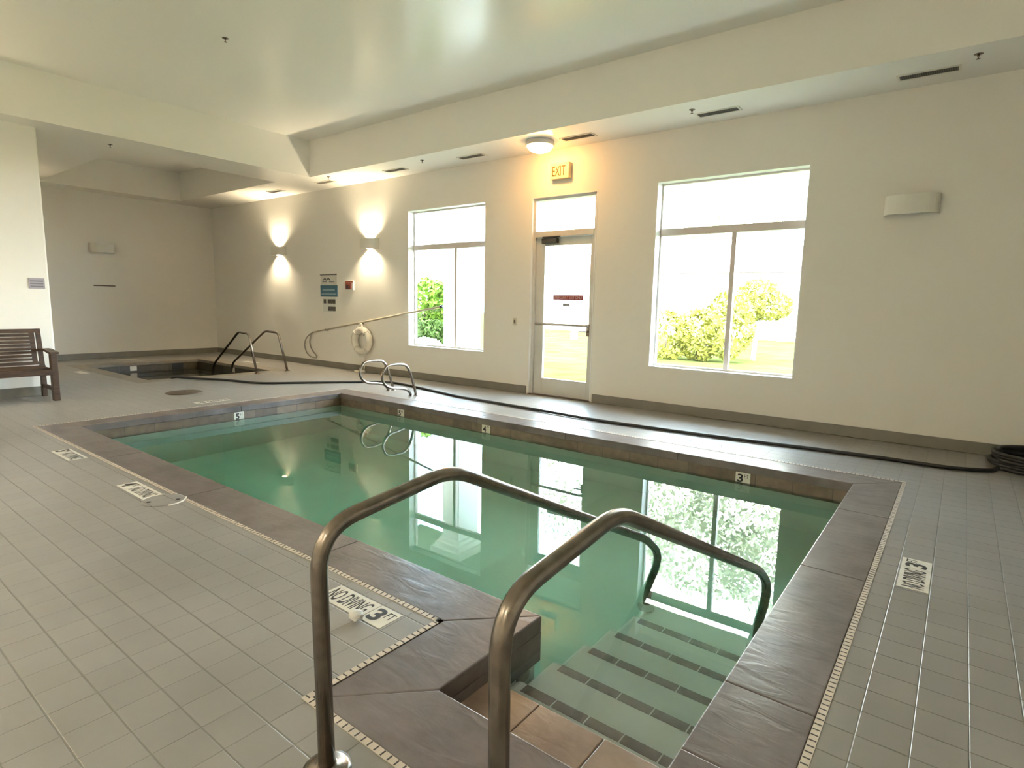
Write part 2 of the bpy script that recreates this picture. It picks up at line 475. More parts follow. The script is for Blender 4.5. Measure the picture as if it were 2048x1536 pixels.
xq = [sx0 - T, -4.6, -2.6, sx1 + T]; zq = [D1, -1.45, D0, D0]
for i in range(3):
    ps.quad((xq[i], sny - T, zq[i]), (xq[i + 1], sny - T, zq[i + 1]), (xq[i + 1], sy1 + T, zq[i + 1]), (xq[i], sy1 + T, zq[i]))
ps.box(sx0 - T, sx1 + T, sny - T, sy1 + T, -2.05, -1.95)
pool = ps.build('pool_basin', M_plaster); tag(pool, 'pale plaster basin of the green pool', 'pool basin', kind='structure')
bm_ = MB()
inr = off_ring(ring, -.012)
q = ring
for i in range(len(q)):
    j = (i + 1) % len(q)
    bm_.add([(*inr[i], -.25), (*inr[j], -.25), (*q[j], -.25), (*q[i], -.25), (*inr[i], -.0735), (*inr[j], -.0735), (*q[j], -.0735), (*q[i], -.0735)],
            [(0, 1, 2, 3), (4, 7, 6, 5), (0, 4, 5, 1), (3, 2, 6, 7)], 0)
bo = bm_.build('trim_3', M_band); tag(bo, 'brown stone waterline tile below the coping', kind='structure')
nf = MB()
nf.box(snx - .002, snx + .018, sny, sy0, -.25, -.0745); nf.box(snx, sx1, sny - .002, sny + .018, -.25, -.0745)
nf.box(snx - .002, snx + .018, sy0 - .002, sy0 + .018, -.25, -.0745)
o = nf.build('trim_6', M_coping); tag(o, 'mauve slate facing inside the stair notch', kind='structure')
# steps in the notch
stp = MB(); SXL, SXR = -1.33, sx1
yk = [1.645] + [1.82 + .272 * k for k in range(6)]
zk = [-.128] + [-.235 - .1 * k for k in range(6)]
for k in range(7):
    y0 = sny if k == 0 else yk[k - 1] - .03
    stp.box((snx if k == 0 else SXL), SXR, y0, yk[k], D0 - .02, zk[k] - (.008 if k == 0 else 0))
steps = stp.build('pool_steps', M_plaster, bevel=.025, seg=3); tag(steps, 'submerged pale steps descending from the notch', 'pool steps', kind='structure')
tt = MB()
xs = [snx + .012, -1.105, -.835, SXR - .012]
for i in range(3): tt.box(xs[i] + .0015, xs[i + 1] - .0015, sny + .01, 1.65, -.137, -.128 + .008)
o = tt.build('step_tile', M_tan, steps, bevel=.004)
o['label'] = 'tan stone tread tiles on the top step'
for k in range(5):
    nm = MB()
    x = -1.275
    while x < SXR - .03:
        x1 = min(x + .148, SXR - .012)
        nm.box(x, x1 - .006, yk[k + 1] - .062, yk[k + 1] - .012, zk[k + 1] - .004, zk[k + 1] + .002); x = x1
    nm.build('step_nosing', M_nose, steps)
# pool water
pw = MB()
r2 = off_ring(ring, .004)
n = len(r2)
pw.prism(r2, -1.80, WZ)
water = pw.build('pool_water', M_water); tag(water, 'still green water filling the large pool', 'water', kind='stuff')
# return fitting on the notch wall
rf = MB(); Mx = Matrix.Rotation(PI / 2, 4, 'Y')
rf.lathe([(.045, -.004), (.045, .008), (.03, .014), (.012, .012)], (snx + .002, 1.88, -.30), M=Mx, n=28)
t = rf.build('return_fitting', M_greypl); tag(t, 'round grey underwater inlet fitting on the wall beside the steps', 'pool fitting')

# ------------------------------------------------------------------ spa
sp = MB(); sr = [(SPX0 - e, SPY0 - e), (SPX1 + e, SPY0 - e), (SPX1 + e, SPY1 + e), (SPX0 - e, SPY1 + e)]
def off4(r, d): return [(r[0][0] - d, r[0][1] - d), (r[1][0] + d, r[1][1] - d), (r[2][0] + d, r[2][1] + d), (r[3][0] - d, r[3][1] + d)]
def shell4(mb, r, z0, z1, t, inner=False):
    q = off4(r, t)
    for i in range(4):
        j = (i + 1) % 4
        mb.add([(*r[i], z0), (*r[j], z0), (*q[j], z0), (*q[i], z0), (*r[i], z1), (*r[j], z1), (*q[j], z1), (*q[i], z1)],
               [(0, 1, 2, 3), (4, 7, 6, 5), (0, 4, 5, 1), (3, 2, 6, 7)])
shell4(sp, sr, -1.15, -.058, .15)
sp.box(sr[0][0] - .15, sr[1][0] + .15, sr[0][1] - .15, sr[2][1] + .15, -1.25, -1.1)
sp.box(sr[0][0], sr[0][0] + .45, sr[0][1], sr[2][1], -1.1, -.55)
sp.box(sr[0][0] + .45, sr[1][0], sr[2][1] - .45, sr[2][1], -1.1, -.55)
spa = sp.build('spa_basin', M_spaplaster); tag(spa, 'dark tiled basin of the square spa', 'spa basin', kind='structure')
sb = MB(); q = off4(sr, -.012)
for i in range(4):
    j = (i + 1) % 4
    sb.add([(*q[i], -.3), (*q[j], -.3), (*sr[j], -.3), (*sr[i], -.3), (*q[i], -.058), (*q[j], -.058), (*sr[j], -.058), (*sr[i], -.058)],
           [(0, 1, 2, 3), (4, 7, 6, 5), (0, 4, 5, 1), (3, 2, 6, 7)])
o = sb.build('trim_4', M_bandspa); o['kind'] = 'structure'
cp = MB(); a4 = [(SPX0, SPY0), (SPX1, SPY0), (SPX1, SPY1), (SPX0, SPY1)]; b4 = off4(a4, SC)
for i in range(4):
    j = (i + 1) % 4
    cp.prism([b4[i], b4[j], a4[j], a4[i]], -.06, 0)
M_spacop = m_stone('spa coping slate', (.17, .14, .105), (.235, .20, .155), (.31, .27, .21), rough=.42)
o = cp.build('trim_5', M_spacop, bevel=.008); tag(o, 'tan stone coping around the spa', kind='structure')
spw = MB(); spw.prism(off4(sr, .004), -1.12, -.19)
o = spw.build('spa_water', M_waterspa); tag(o, 'dark still water in the small spa at the back', 'water', kind='stuff')
sk = MB(); sk.box(SPX0 + e - .036, SPX0 + e - .03 + .012, 5.44, 5.66, -.19, -.064)
o = sk.build('spa_skimmer', M_black); tag(o, 'black rectangular skimmer opening in the far spa wall', 'pool fitting')

# ------------------------------------------------------------------ walls
def wall_boxes(mb, us, zs, hole, mk):
    for i in range(len(us) - 1):
        for j in range(len(zs) - 1):
            if not hole((us[i] + us[i + 1]) / 2, (zs[j] + zs[j + 1]) / 2): mk(us[i], us[i + 1], zs[j], zs[j + 1])
W1 = (-7.83, -6.055, .575, 2.925)
W2 = (-3.222, -1.463, .571, 2.917)
DR = (-5.165, -4.075, 0.0, 2.897)
TW = .22
us = sorted({X_BACK - .2, X_R + .2, *W1[:2], *W2[:2], *DR[:2]}); zs = sorted({-.02, *W1[2:], *W2[2:], *DR[2:], 4.3})
inside = lambda u, z: any(a < u < b and c < z < d for a, b, c, d in (W1, W2, (DR[0], DR[1], -.1, DR[3])))
wb = MB(); wall_boxes(wb, us, zs, inside, lambda a, b, c, d: wb.box(a, b, WY, WY + TW, c, d))
o = wb.build('wall_window', M_wall); o['kind'] = 'structure'
o = MB().box(X_BACK - .2, X_BACK, 2.3, WY + TW, -.02, 4.3).build('wall_back', M_wall); o['kind'] = 'structure'
o = MB().box(X_PIL - .3, X_PIL, Y_N - .2, 2.50, -.02, 4.3).build('wall_left', M_wall, bevel=.02); o['kind'] = 'structure'
o = MB().box(X_BACK - .2, X_PIL - .3, 2.3, 2.5, -.02, 4.3).build('wall_spa', M_wall); o['kind'] = 'structure'
o = MB().box(X_R, X_R + .2, Y_N - .2, WY + TW, -.02, 4.3).build('wall_right', M_wall); o['kind'] = 'structure'
o = MB().box(X_PIL - .3, X_R + .2, Y_N - .2, Y_N, -.02, 4.3).build('wall_near', M_wall); o['kind'] = 'structure'
# ceiling: soffit border with two raised trays
T1 = (-9.46, 1.7, -1.7, 6.295)      # main tray
T2 = (-14.35, -10.40, 3.60, 6.19)   # spa tray
cb = MB()
xs = sorted({X_BACK - .2, T2[0], T2[1], T1[0], T1[1], X_R + .2}); ys = sorted({Y_N - .2, T1[2], T2[2], T2[3], T1[3], WY + TW})
for i in range(len(xs) - 1):
    for j in range(len(ys) - 1):
        cx, cy = (xs[i] + xs[i + 1]) / 2, (ys[j] + ys[j + 1]) / 2
        inn = any(a < cx < b and c < cy < d for a, b, c, d in (T1, T2))
        cb.box(xs[i], xs[i + 1], ys[j], ys[j + 1], CZ if inn else SZ, CZ + .22)
o = cb.build('ceiling', M_ceil); o['kind'] = 'structure'
# baseboards
bb = .12
def base(name, x0, x1, y0, y1):
    o = MB().box(x0, x1, y0, y1, 0, bb).build(name, M_base, bevel=.006); o['kind'] = 'structure'
base('baseboard_window', X_BACK, DR[0] - .03, WY - .016, WY)
base('baseboard_window.001', DR[1] + .03, X_R, WY - .016, WY)
base('baseboard_back', X_BACK, X_BACK + .016, 2.5, WY - .016)
base('baseboard_left', X_PIL, X_PIL + .016, Y_N, 2.5)
base('baseboard_right', X_R - .016, X_R, Y_N, WY - .016)

# ------------------------------------------------------------------ windows
def window(name, R, xm):
    x0, x1, z0, z1 = R
    root = struct(name, ((x0 + x1) / 2, WY, z0))
    y0, y1 = WY + .13, WY + .185
    fr = MB(); t = .035; zb = 2.30
    fr.box(x0, x0 + t, y0, y1, z0, z1); fr.box(x1 - t, x1, y0, y1, z0, z1)
    fr.box(x0 + t, x1 - t, y0, y1, z0, z0 + t); fr.box(x0 + t, x1 - t, y0, y1, z1 - t, z1)
    fr.box(x0 + t, x1 - t, y0 - .012, y1, zb - .045, zb + .045)
    fr.box(xm - .028, xm + .028, y0 - .01, y1, z0 + t, zb - .045)
    fr.build('window_frame', M_frame, root, bevel=.003)
    si = MB(); si.box(x0, x1, WY - .004, y0, z0 - .0, z0 + .012)
    for a, b in ((x0, x0 + .012), (x1 - .012, x1)): si.box(a, b, WY - .002, y0, z0 + .012, z1)
    si.box(x0 + .012, x1 - .012, WY - .002, y0, z1 - .012, z1)
    si.build('window_reveal', M_white, root)
    for (a, b, c, d) in ((x0 + t, x1 - t, zb + .045, z1 - t), (x0 + t, xm - .028, z0 + t, zb - .045), (xm + .028, x1 - t, z0 + t, zb - .045)):
        MB().box(a, b, y0 + .025, y0 + .031, c, d).build('window_pane', M_glass, root)
window('window_1', W1, -6.80)
window('window_2', W2, -2.265)

# ------------------------------------------------------------------ door with transom
x0, x1, _, z1 = DR
door = struct('door_1', ((x0 + x1) / 2, WY, 0))
y0, y1 = WY + .05, WY + .15
zl, zt = 2.325, 2.41
fr = MB(); t = .055
fr.box(x0, x0 + t, y0 - .02, y1, 0, z1); fr.box(x1 - t, x1, y0 - .02, y1, 0, z1)
fr.box(x0 + t, x1 - t, y0 - .02, y1, z1 - .05, z1); fr.box(x0 + t, x1 - t, y0 - .03, y1, zl, zt)
fr.build('door_frame', M_alu, door, bevel=.004)
rv = MB(); rv.box(x0, x0 + .014, WY - .004, y0 - .02, 0, z1); rv.box(x1 - .014, x1, WY - .004, y0 - .02, 0, z1); rv.box(x0 + .014, x1 - .014, WY - .004, y0 - .02, z1 - .014, z1)
rv.build('door_reveal', M_white, door)
MB().box(x0 + t, x1 - t, y0 + .05, y0 + .056, zt, z1 - .05).build('transom_pane', M_glass, door)
gx0, gx1, gz0, gz1 = -4.955, -4.185, .262, 2.205
lf = MB(); ly0, ly1 = y0 + .01, y0 + .055; a, b = x0 + t + .004, x1 - t - .004
lf.box(a, gx0, ly0, ly1, .012, zl - .004); lf.box(gx1, b, ly0, ly1, .012, zl - .004)
lf.box(gx0, gx1, ly0, ly1, .012, gz0); lf.box(gx0, gx1, ly0, ly1, gz1, zl - .004)
leaf = lf.build('door_leaf', M_alu, door, bevel=.003)
MB().box(gx0, gx1, ly0 + .02, ly0 + .026, gz0, gz1).build('door_pane', M_glass, leaf)
pb = MB(); pb.tube(fillet([(a + .04, ly0, 1.07), (a + .04, ly0 - .06, 1.07), (b - .04, ly0 - .06, 1.07), (b - .04, ly0, 1.07)], .03), .019, 10)
pb.build('push_bar', M_steel2, leaf)
hd = MB(); hd.tube([(b - .05, ly0 - .002, .985), (b - .05, ly0 - .05, .985), (b - .16, ly0 - .05, .985)], .01, 10); hd.box(b - .075, b - .03, ly0 - .008, ly0, .92, 1.05)
hd.build('door_handle', M_steel, leaf)
cl = MB(); cl.box(-4.98, -4.72, ly0 - .065, ly0, 2.235, 2.305)
closer = cl.build('door_closer', mat('closer bronze', (.055, .05, .045), .4, metal=.6), door, bevel=.006)
ca = MB(); ca.box(-4.96, -4.66, ly0 - .075, ly0 - .05, 2.313, 2.328); ca.build('closer_arm', M_black, closer)
sk = MB(); sk.box(-4.80, -4.29, ly0 + .0165, ly0 + .0195, 1.425, 1.495)
stick = sk.build('door_sticker', M_dred, leaf); stick['label'] = 'red strip sticker with pale lettering'
lettering('EMERGENCY EXIT ONLY', (-4.785, ly0 + .0163, 1.44), (1, 0, 0), (0, 0, 1), .48, .04, M_stickt, stick)
s2 = MB(); s2.box(-4.63, -4.51, ly0 + .0165, ly0 + .0195, 1.335, 1.375)
for k in range(2): s2.box(-4.62, -4.52, ly0 + .0155, ly0 + .017, 1.343 + k * .016, 1.35 + k * .016, 1)
s2.build('door_sticker', [mat('sticker grey', (.40, .40, .38), .5), mat('sticker grey dark', (.2, .2, .19), .5)], leaf)
th = MB().box(x0, x1, WY - .01, y1, -.005, .012).build('door_threshold', mat('threshold bronze', (.08, .06, .05), .5), door)

# ------------------------------------------------------------------ exit sign
t = thing('exit_sign', (-4.66, WY, 3.10), 'cream EXIT sign above the glass door', 'exit sign')
eb = MB(); eb.box(-4.815, -4.505, WY - .075, WY - .001, 3.10, 3.312); eb.build('housing', M_exit, t, bevel=.006)
lettering('EXIT', (-4.775, WY - .076, 3.137), (1, 0, 0), (0, 0, 1), .215, .135, M_exitl, t, bold=.012)

# ------------------------------------------------------------------ ceiling light over the door
M_lampw = emis('lamp diffuser orange', (1.0, .50, .14), 26)
t = thing('ceiling_light', (-4.72, 6.66, SZ), 'round orange glowing ceiling light above the glass door', 'ceiling light')
cl = MB(); cl.lathe([(.192, 0), (.195, -.01), (.195, -.055), (.18, -.062), (0, -.062)], (-4.72, 6.66, SZ), n=40); cl.build('lamp_base', mat('lamp base white', (.62, .58, .54), .4), t)
cl = MB(); cl.lathe([(.176, -.055), (.172, -.075), (.15, -.105), (.11, -.13), (.06, -.146), (0, -.15)], (-4.72, 6.66, SZ), n=40); cl.build('diffuser', M_lampw, t)

# ------------------------------------------------------------------ wall sconces (half-oval shade open above and below)
M_bulb = emis('sconce bulb warm', (1.0, .83, .58), 2200)
M_bulboff = mat('sconce bulb off', (.7, .68, .6), .4)
def sconce(c, ax, lit, label, group, name='wall_sconce', bulb=None, wdt=.46, dep=.15, h=.185, shade=None):
    """c: centre on the wall face, ax: outward normal as 'x' or '-y' / 'y'"""
    t = thing(name, c, label, 'wall light', group)
    N = {'x': Vector((1, 0, 0)), '-y': Vector((0, -1, 0)), 'y': Vector((0, 1, 0)), '-x': Vector((-1, 0, 0))}[ax]
    U = Vector((0, 0, 1)).cross(N)
    def P(u, n, z): return Vector(c) + U * u + N * n + Vector((0, 0, z))
    sh = MB(); n = 20; th = .006; vs = []; fs = []
    for k in range(n + 1):
        a = PI * k / n
        for (rr, z) in ((0, -h / 2), (0, h / 2), (th, h / 2), (th, -h / 2)):
            cu, sn = math.cos(a), math.sin(a)
            # squarish oval
            cu = math.copysign(abs(cu) ** .8, cu); sn = abs(sn) ** .62
            vs.append(P((wdt / 2 - rr) * cu, (dep - rr) * sn + .001, z))
    for k in range(n):
        for j in range(4): fs.append((k * 4 + j, k * 4 + (j + 1) % 4, (k + 1) * 4 + (j + 1) % 4, (k + 1) * 4 + j))
    fs += [(0, 1, 2, 3), tuple(n * 4 + j for j in (3, 2, 1, 0))]
    sh.add(vs, fs, 0, False); sh.build('shade', shade or M_sconce, t)
    bp = MB(); vs = [P(u, nn, z) for z in (-h * .4, h * .4) for nn in (.0005, .012) for u in (-.06, .06)]
    bp.add(vs, [(0, 2, 3, 1), (4, 5, 7, 6), (0, 1, 5, 4), (1, 3, 7, 5), (3, 2, 6, 7), (2, 0, 4, 6)]); bp.build('back_plate', M_white, t)
    bu = MB(); Mr = Matrix.Identity(4)
    prof = [(0.0, -.05), (.026, -.035), (.026, .035), (0.0, .05)]
    bu.lathe(prof, P(0, .069, 0), n=8); bu.build('bulb', (bulb or M_bulb) if lit else M_bulboff, t)
    rf_ = MB(); vs = []; fs = []; n = 18; rr = .064; hh = h / 2 - .012
    for k in range(n):
        a = 2 * PI * k / n
        for (r_, z) in ((rr, -hh), (rr, hh), (rr + .003, hh), (rr + .003, -hh)): vs.append(P(r_ * math.cos(a), .069 + r_ * math.sin(a) * .98, z))
    for k in range(n):
        m_ = (k + 1) % n
        for j in range(4): fs.append((k * 4 + j, k * 4 + (j + 1) % 4, m_ * 4 + (j + 1) % 4, m_ * 4 + j))
    rf_.add(vs, fs, 0, False); rf_.build('reflector', M_white, t)
    ho = MB(); ho.tube([P(0, .0125, 0), P(0, .04, 0)], .012, 8); ho.build('bulb_holder', M_greypl, t)
    return t
G = 'wall sconces around the pool hall'
sconce((-11.88, WY, 2.385), '-y', True, 'lit wall sconce nearest the spa corner', G)
sconce((-8.83, WY, 2.40), '-y', True, 'lit wall sconce just left of the far window', G)
sconce((-.515, WY, 2.40), '-y', False, 'unlit white wall sconce right of the big right window', G)
sconce((X_BACK, 4.735, 2.37), 'x', False, 'unlit wall sconce on the far back wall beyond the spa', G)

# ------------------------------------------------------------------ vents and sprinklers on the soffit
def vent(x, y, L, Wd, label, proto=None):
    if proto: return copy_thing(proto, (x, y, SZ), label)
    t = thing('ceiling_vent', (0, 0, 0), label, 'ceiling vent', 'vents along the window side soffit')
    f = MB(); a, b = L / 2, Wd / 2; tt = .022
    f.box(-a - tt, a + tt, -b - tt, -b, -.007, -.0005); f.box(-a - tt, a + tt, b, b + tt, -.007, -.0005)
    f.box(-a - tt, -a, -b, b, -.007, -.0005); f.box(a, a + tt, -b, b, -.007, -.0005)
    f.build('vent_frame', M_vent, t)
    MB().box(-a, a, -b, b, -.0025, -.0005).build('vent_slot', M_ventd, t)
    l = MB(); n = 26
    for k in range(n):
        xx = -a + (k + .5) * L / n
        l.box(xx - .002, xx + .002, -b, b, -.006, -.0026)
    l.build('vent_louvre', mat('vent louvre grey', (.16, .15, .12), .6), t)
    t.location = (x, y, SZ)
    return t
vent_data = [(-11.25, 6.70, 'ceiling vent above the lit sconce nearest the spa corner'),
             (-9.58, 6.70, 'ceiling vent at the corner of the tray beam'),
             (-7.70, 6.74, 'ceiling vent just left above the far window'),
             (-6.03, 6.76, 'ceiling vent between the far window and the ceiling light'),
             (-4.19, 6.76, 'ceiling vent right beside the orange ceiling light'),
             (-2.39, 6.78, 'ceiling vent above the big right window'),
             (-.475, 6.77, 'dark ceiling vent nearest the right edge of the soffit')]
v0 = None
for x, y, lab in vent_data:
    v = vent(x, y, .44, .115, lab, v0)
    v0 = v0 or v
def sprinkler(x, y, z, label, proto=None):
    if proto: return copy_thing(proto, (x, y, z), label)
    t = thing('sprinkler', (0, 0, 0), label, 'sprinkler', 'fire sprinklers on the ceiling')
    MB().lathe([(.034, -.0005), (.032, -.004), (.012, -.007)], n=20).build('escutcheon', M_steel, t)
    MB().lathe([(.009, -.0065), (.009, -.022), (.005, -.026), (.005, -.036), (.015, -.038), (.017, -.041), (0.003, -.042)], n=14).build('sprinkler_head', M_steel, t)
    t.location = (x, y, z); return t
spr = [(-9.13, 6.45, SZ, 'ceiling sprinkler near the beam corner of the soffit'), (-6.83, 6.52, SZ, 'ceiling sprinkler above the far window'),
       (-2.60, 6.55, SZ, 'ceiling sprinkler beside the vent over the big right window'), (-.12, 6.52, SZ, 'ceiling sprinkler nearest the right edge of the soffit'),
       (-10.0, 3.39, SZ, 'ceiling sprinkler under the beam before the spa'), (-6.6, 3.4, CZ, 'ceiling sprinkler alone on the raised main ceiling')]
s0 = None
for x, y, z, lab in spr:
    s = sprinkler(x, y, z, lab, s0); s0 = s0 or s

# ------------------------------------------------------------------ stainless rails
def rail(name, pts, r, rad, label, cat, group, flanges, fr=.055, m=None):
    t = thing(name, flanges[0], label, cat, group)
    p = fillet(pts, rad, 8)
    MB().tube(p, r, 18).build('rail_tube', m or M_steel, t)
    for c in flanges:
        MB().lathe([(fr, 0.0008), (fr, .006), (fr * .8, .013), (r + .006, .018), (r + .004, .022), (r, .022)], c, n=30).build('escutcheon', M_steel, t)
    return t
def stair_rail(X, base_y, label, foot_z):
    pts = [(X, base_y, 0), (X, base_y - .012, .73), (X, 1.41, .785), (X, 3.06, .008), (X, 3.24, -.13), (X, 3.235, -.30), (X, 3.12, -.50), (X, 3.10, foot_z)]
    t = rail('stair_handrail', pts, .0238, [.13, .10, .10, .12, .12, .14], label, 'handrail', 'steel handrails of the pool steps', [(X, base_y, 0)], .07)
    f = MB(); f.lathe([(.05, 0), (.05, .02), (.035, .045), (.024, .05)], (X, 3.10, foot_z), n=24)
    o = f.build('foot_bumper', M_plastic, t); o['label'] = 'white bumper foot underwater'
stair_rail(-1.335, .895, 'foreground steel handrail nearer the NO DIVING 3 FT marker', zk[6] + .001)
stair_rail(-.705, .905, 'foreground steel handrail nearer the right pool edge', zk[6] + .001)
def grab(X, s, label):
    P = [(5.83 + s, 0), (5.735 + s, .30), (5.65 + s, .435), (5.55 + s, .475), (5.33 + s, .478), (5.245 + s, .43), (5.20 + s, .33), (5.235 + s, .23), (5.33 + s, .165), (5.52 + s, .135), (5.65 + s, .10), (5.715 + s, .04), (5.725 + s, 0)]
    pts = [(X, y, z) for y, z in P]
    t = thing('pool_grab_rail', (X, 5.78 + s, 0), label, 'grab rail', 'loop grab rails at the deep corner')
    MB().tube(spline(pts, 5), .019, 16).build('rail_tube', M_steel, t)
    for y in (P[0][0], P[-1][0]): MB().lathe([(.04, .0008), (.04, .006), (.028, .012), (.019, .012)], (X, y, 0), n=24).build('escutcheon', M_steel2, t)
grab(-6.85, .10, 'loop grab rail farther left at the deep pool corner')
grab(-6.24, 0, 'loop grab rail on the right of the pair beside the pool')
def sparail(A, B, label):
    A, B = Vector((*A, 0)), Vector((*B, 0)); d = (B - A)
    q = lambda u, z: tuple(A + d * u + Vector((0, 0, z)))
    pts = [q(0, 0), q(.14, .72), q(.36, .735), q(.965, .05), q(1, -.12), q(1, -.6)]
    rail('spa_handrail', pts, .021, [.09, .07, .10, .05], label, 'handrail', 'handrails of the spa', [tuple(A)], .05)
sparail((-10.10, 5.52), (-11.86, 5.56), 'spa handrail nearer the camera with its foot on the deck')
sparail((-10.15, 6.16), (-11.80, 5.90), 'spa handrail behind the other, closer to the window wall')

# ------------------------------------------------------------------ hose
hp = [(-10.72, 4.18, -.26), (-10.58, 4.20, -.10), (-10.45, 4.24, .012), (-10.26, 4.34, .019), (-9.96, 4.46, .019), (-9.64, 4.64, .019), (-9.28, 4.74, .019), (-9.01, 4.80, .019), (-8.80, 4.90, .019),
      (-8.62, 5.09, .019), (-8.35, 5.44, .019), (-7.87, 6.05, .019), (-7.45, 6.40, .019), (-6.58, 6.29, .019), (-5.72, 6.12, .019), (-5.07, 6.07, .019), (-4.37, 6.03, .019), (-3.25, 5.96, .019),
      (-2.1, 6.04, .019), (-1.15, 6.15, .019), (-.6, 6.21, .019), (-.26, 6.22, .019), (.05, 6.24, .019), (.30, 6.36, .019)]
cx, cy = .72, 6.72
for k in range(96):
    a = -PI * .80 + k * 2 * PI / 16
    rr = .43 - .03 * math.sin(k * .41) - .0018 * (k % 48) * .6
    hp.append((cx + rr * math.cos(a) + .02 * math.sin(k * .13), cy + (rr - .08) * math.sin(a), .019 + .022 * (k / 16)))
mh = MB(); mh.tube(spline(hp, 6), .0175, 10)
o = mh.build('pool_hose', M_black, loc=(-5, 6.1, 0)); tag(o, 'long black hose from the spa along the pool to a coil', 'hose')

# ------------------------------------------------------------------ bench
t = thing('bench', (-9.45, 1.6, 0), 'dark brown slatted wooden bench against the left wall', 'bench')
BY0, BY1 = .85, 2.335; xb, xf = -9.76, -9.15
def lean(z): return xb + .10 - (z - .38) * .19      # back rest leans backwards
for y in (BY0 + .03, BY1 - .03):
    l = MB(); l.box(xb + .04, xb + .095, y - .03, y + .03, 0, .42); l.build('leg', M_wood, t, bevel=.005)
    l = MB(); l.box(xf - .09, xf, y - .035, y + .035, 0, .60); l.build('leg', M_wood, t, bevel=.005)
    a = MB()
    for k in range(6):
        u0, u1 = k / 6, (k + 1) / 6
        za, zb = .60 + .028 * math.sin(PI * min(1, u0 * 1.1)), .60 + .028 * math.sin(PI * min(1, u1 * 1.1))
        X0, X1 = xb + .02 + u0 * .62, xb + .02 + u1 * .62
        a.add([(X0, y - .045, za), (X1, y - .045, zb), (X1, y + .045, zb), (X0, y + .045, za), (X0, y - .045, za + .028), (X1, y - .045, zb + .028), (X1, y + .045, zb + .028), (X0, y + .045, za + .028)],
              [(0, 3, 2, 1), (4, 5, 6, 7), (0, 1, 5, 4), (2, 3, 7, 6), (1, 2, 6, 5), (3, 0, 4, 7)])
    a.build('armrest', M_wood, t)
    MB().box(xb + .095, xf - .09, y - .018, y + .018, .12, .17).build('stretcher', M_wood, t, bevel=.004)
s = MB()
s.box(xf - .045, xf - .002, BY0 + .06, BY1 - .06, .335, .405); s.box(xb + .06, xb + .10, BY0 + .06, BY1 - .06, .335, .395)
for k in range(7): s.box(xb + .10 + k * .064, xb + .152 + k * .064, BY0 + .05, BY1 - .05, .397, .42)
s.build('seat', M_wood, t, bevel=.004)
def backbar(mb, ya, yb, za, zb, th=.028):
    mb.add([(lean(za), ya, za), (lean(za), yb, za), (lean(zb), yb, zb), (lean(zb), ya, zb), (lean(za) - th, ya, za), (lean(za) - th, yb, za), (lean(zb) - th, yb, zb), (lean(zb) - th, ya, zb)],
           [(0, 1, 2, 3), (5, 4, 7, 6), (1, 5, 6, 2), (4, 0, 3, 7), (3, 2, 6, 7), (4, 5, 1, 0)])
b = MB()
for y in (BY0 + .005, BY1 - .055): backbar(b, y, y + .05, .38, .90, .04)
backbar(b, BY0 + .055, BY1 - .055, .85, .90, .035); backbar(b, BY0 + .055, BY1 - .055, .43, .47)
for y in (BY0 + .075, BY1 - .125, (BY0 + BY1) / 2 - .025): backbar(b, y, y + .05, .47, .85)
b.build('back_frame', M_wood, t)
b = MB()
for k in range(8):
    z = .488 + k * .0455
    for (ya, yb) in ((BY0 + .125, (BY0 + BY1) / 2 - .025), ((BY0 + BY1) / 2 + .025, BY1 - .125)):
        backbar(b, ya, yb, z, z + .030, .018)
b.build('back_slats', M_wood, t)

# ------------------------------------------------------------------ life ring, rescue pole
RC = Vector((-9.03, WY - .085, .605))
t = thing('life_ring', (-9.14, WY, .90), 'white life ring hanging on the wall below the rescue pole', 'life ring')
rg = MB(); rg.tube([RC + Vector((.212 * math.cos(a), 0, .205 * math.sin(a))) for a in [2 * PI * k / 40 for k in range(40)]], .062, 18, closed=True)
rg.build('ring', M_ring, t)
rp = MB()
def rg_pt(a, r, off=0): return RC + Vector((r * math.cos(a), off, r * math.sin(a)))
pts = []
for q in range(4):
    a0 = PI / 4 + q * PI / 2
    for k in range(9):
        u = k / 8; pts.append(rg_pt(a0 + u * PI / 2, .262 + .05 * math.sin(PI * u), -.01))
rp.tube(spline(pts, 2, closed=True), .006, 8, closed=True)
for q in range(4):
    a0 = PI / 4 + q * PI / 2; c = rg_pt(a0, .205); rd = Vector((math.cos(a0), 0, math.sin(a0)))
    rp.tube([c + (rd * math.cos(b) + Vector((0, 1, 0)) * math.sin(b)) * .066 for b in [2 * PI * k / 20 for k in range(20)]], .008, 6, closed=True)
rp.build('grab_rope', M_rope, t)
rp = MB()
for dx in (-.012, .012): rp.tube(spline([(-9.12 + dx, WY - .055, .915), (-9.07 + dx, WY - .07, .93), (-9.00 + dx, WY - .10, .88), (-8.93 + dx, WY - .145, .80), (-8.88 + dx, WY - .145, .73)], 5), .0125, 8)
rp.build('hanging_rope', M_rope, t)
rp = MB()
rp.tube(spline([(-9.0, WY - .06, .36), (-8.99, WY - .05, .24), (-9.0, WY - .05, .12), (-9.0, WY - .07, .03)] + [(-9.0 + .12 * math.cos(a), WY - .17 + .09 * math.sin(a), .012 + .002 * a) for a in [PI / 2 + k * PI / 6 for k in range(26)]], 4), .006, 8)
rp.build('throw_rope', M_rope, t)
hk = MB(); hk.tube(fillet([(-9.10, WY - .001, .90), (-9.10, WY - .075, .90), (-9.10, WY - .075, .93)], .02), .009, 8); hk.box(-9.13, -9.07, WY - .008, WY - .0005, .89, .97)
hk.build('wall_hook', M_greypl, t)
t = thing('rescue_pole', (-8.8, WY, 1.0), 'long pale rescue pole with a dark loop hook, leaning along the wall', 'rescue pole')
yp = WY - .045
A, B = Vector((-10.66, yp, .70)), Vector((-6.97, yp, 1.287))
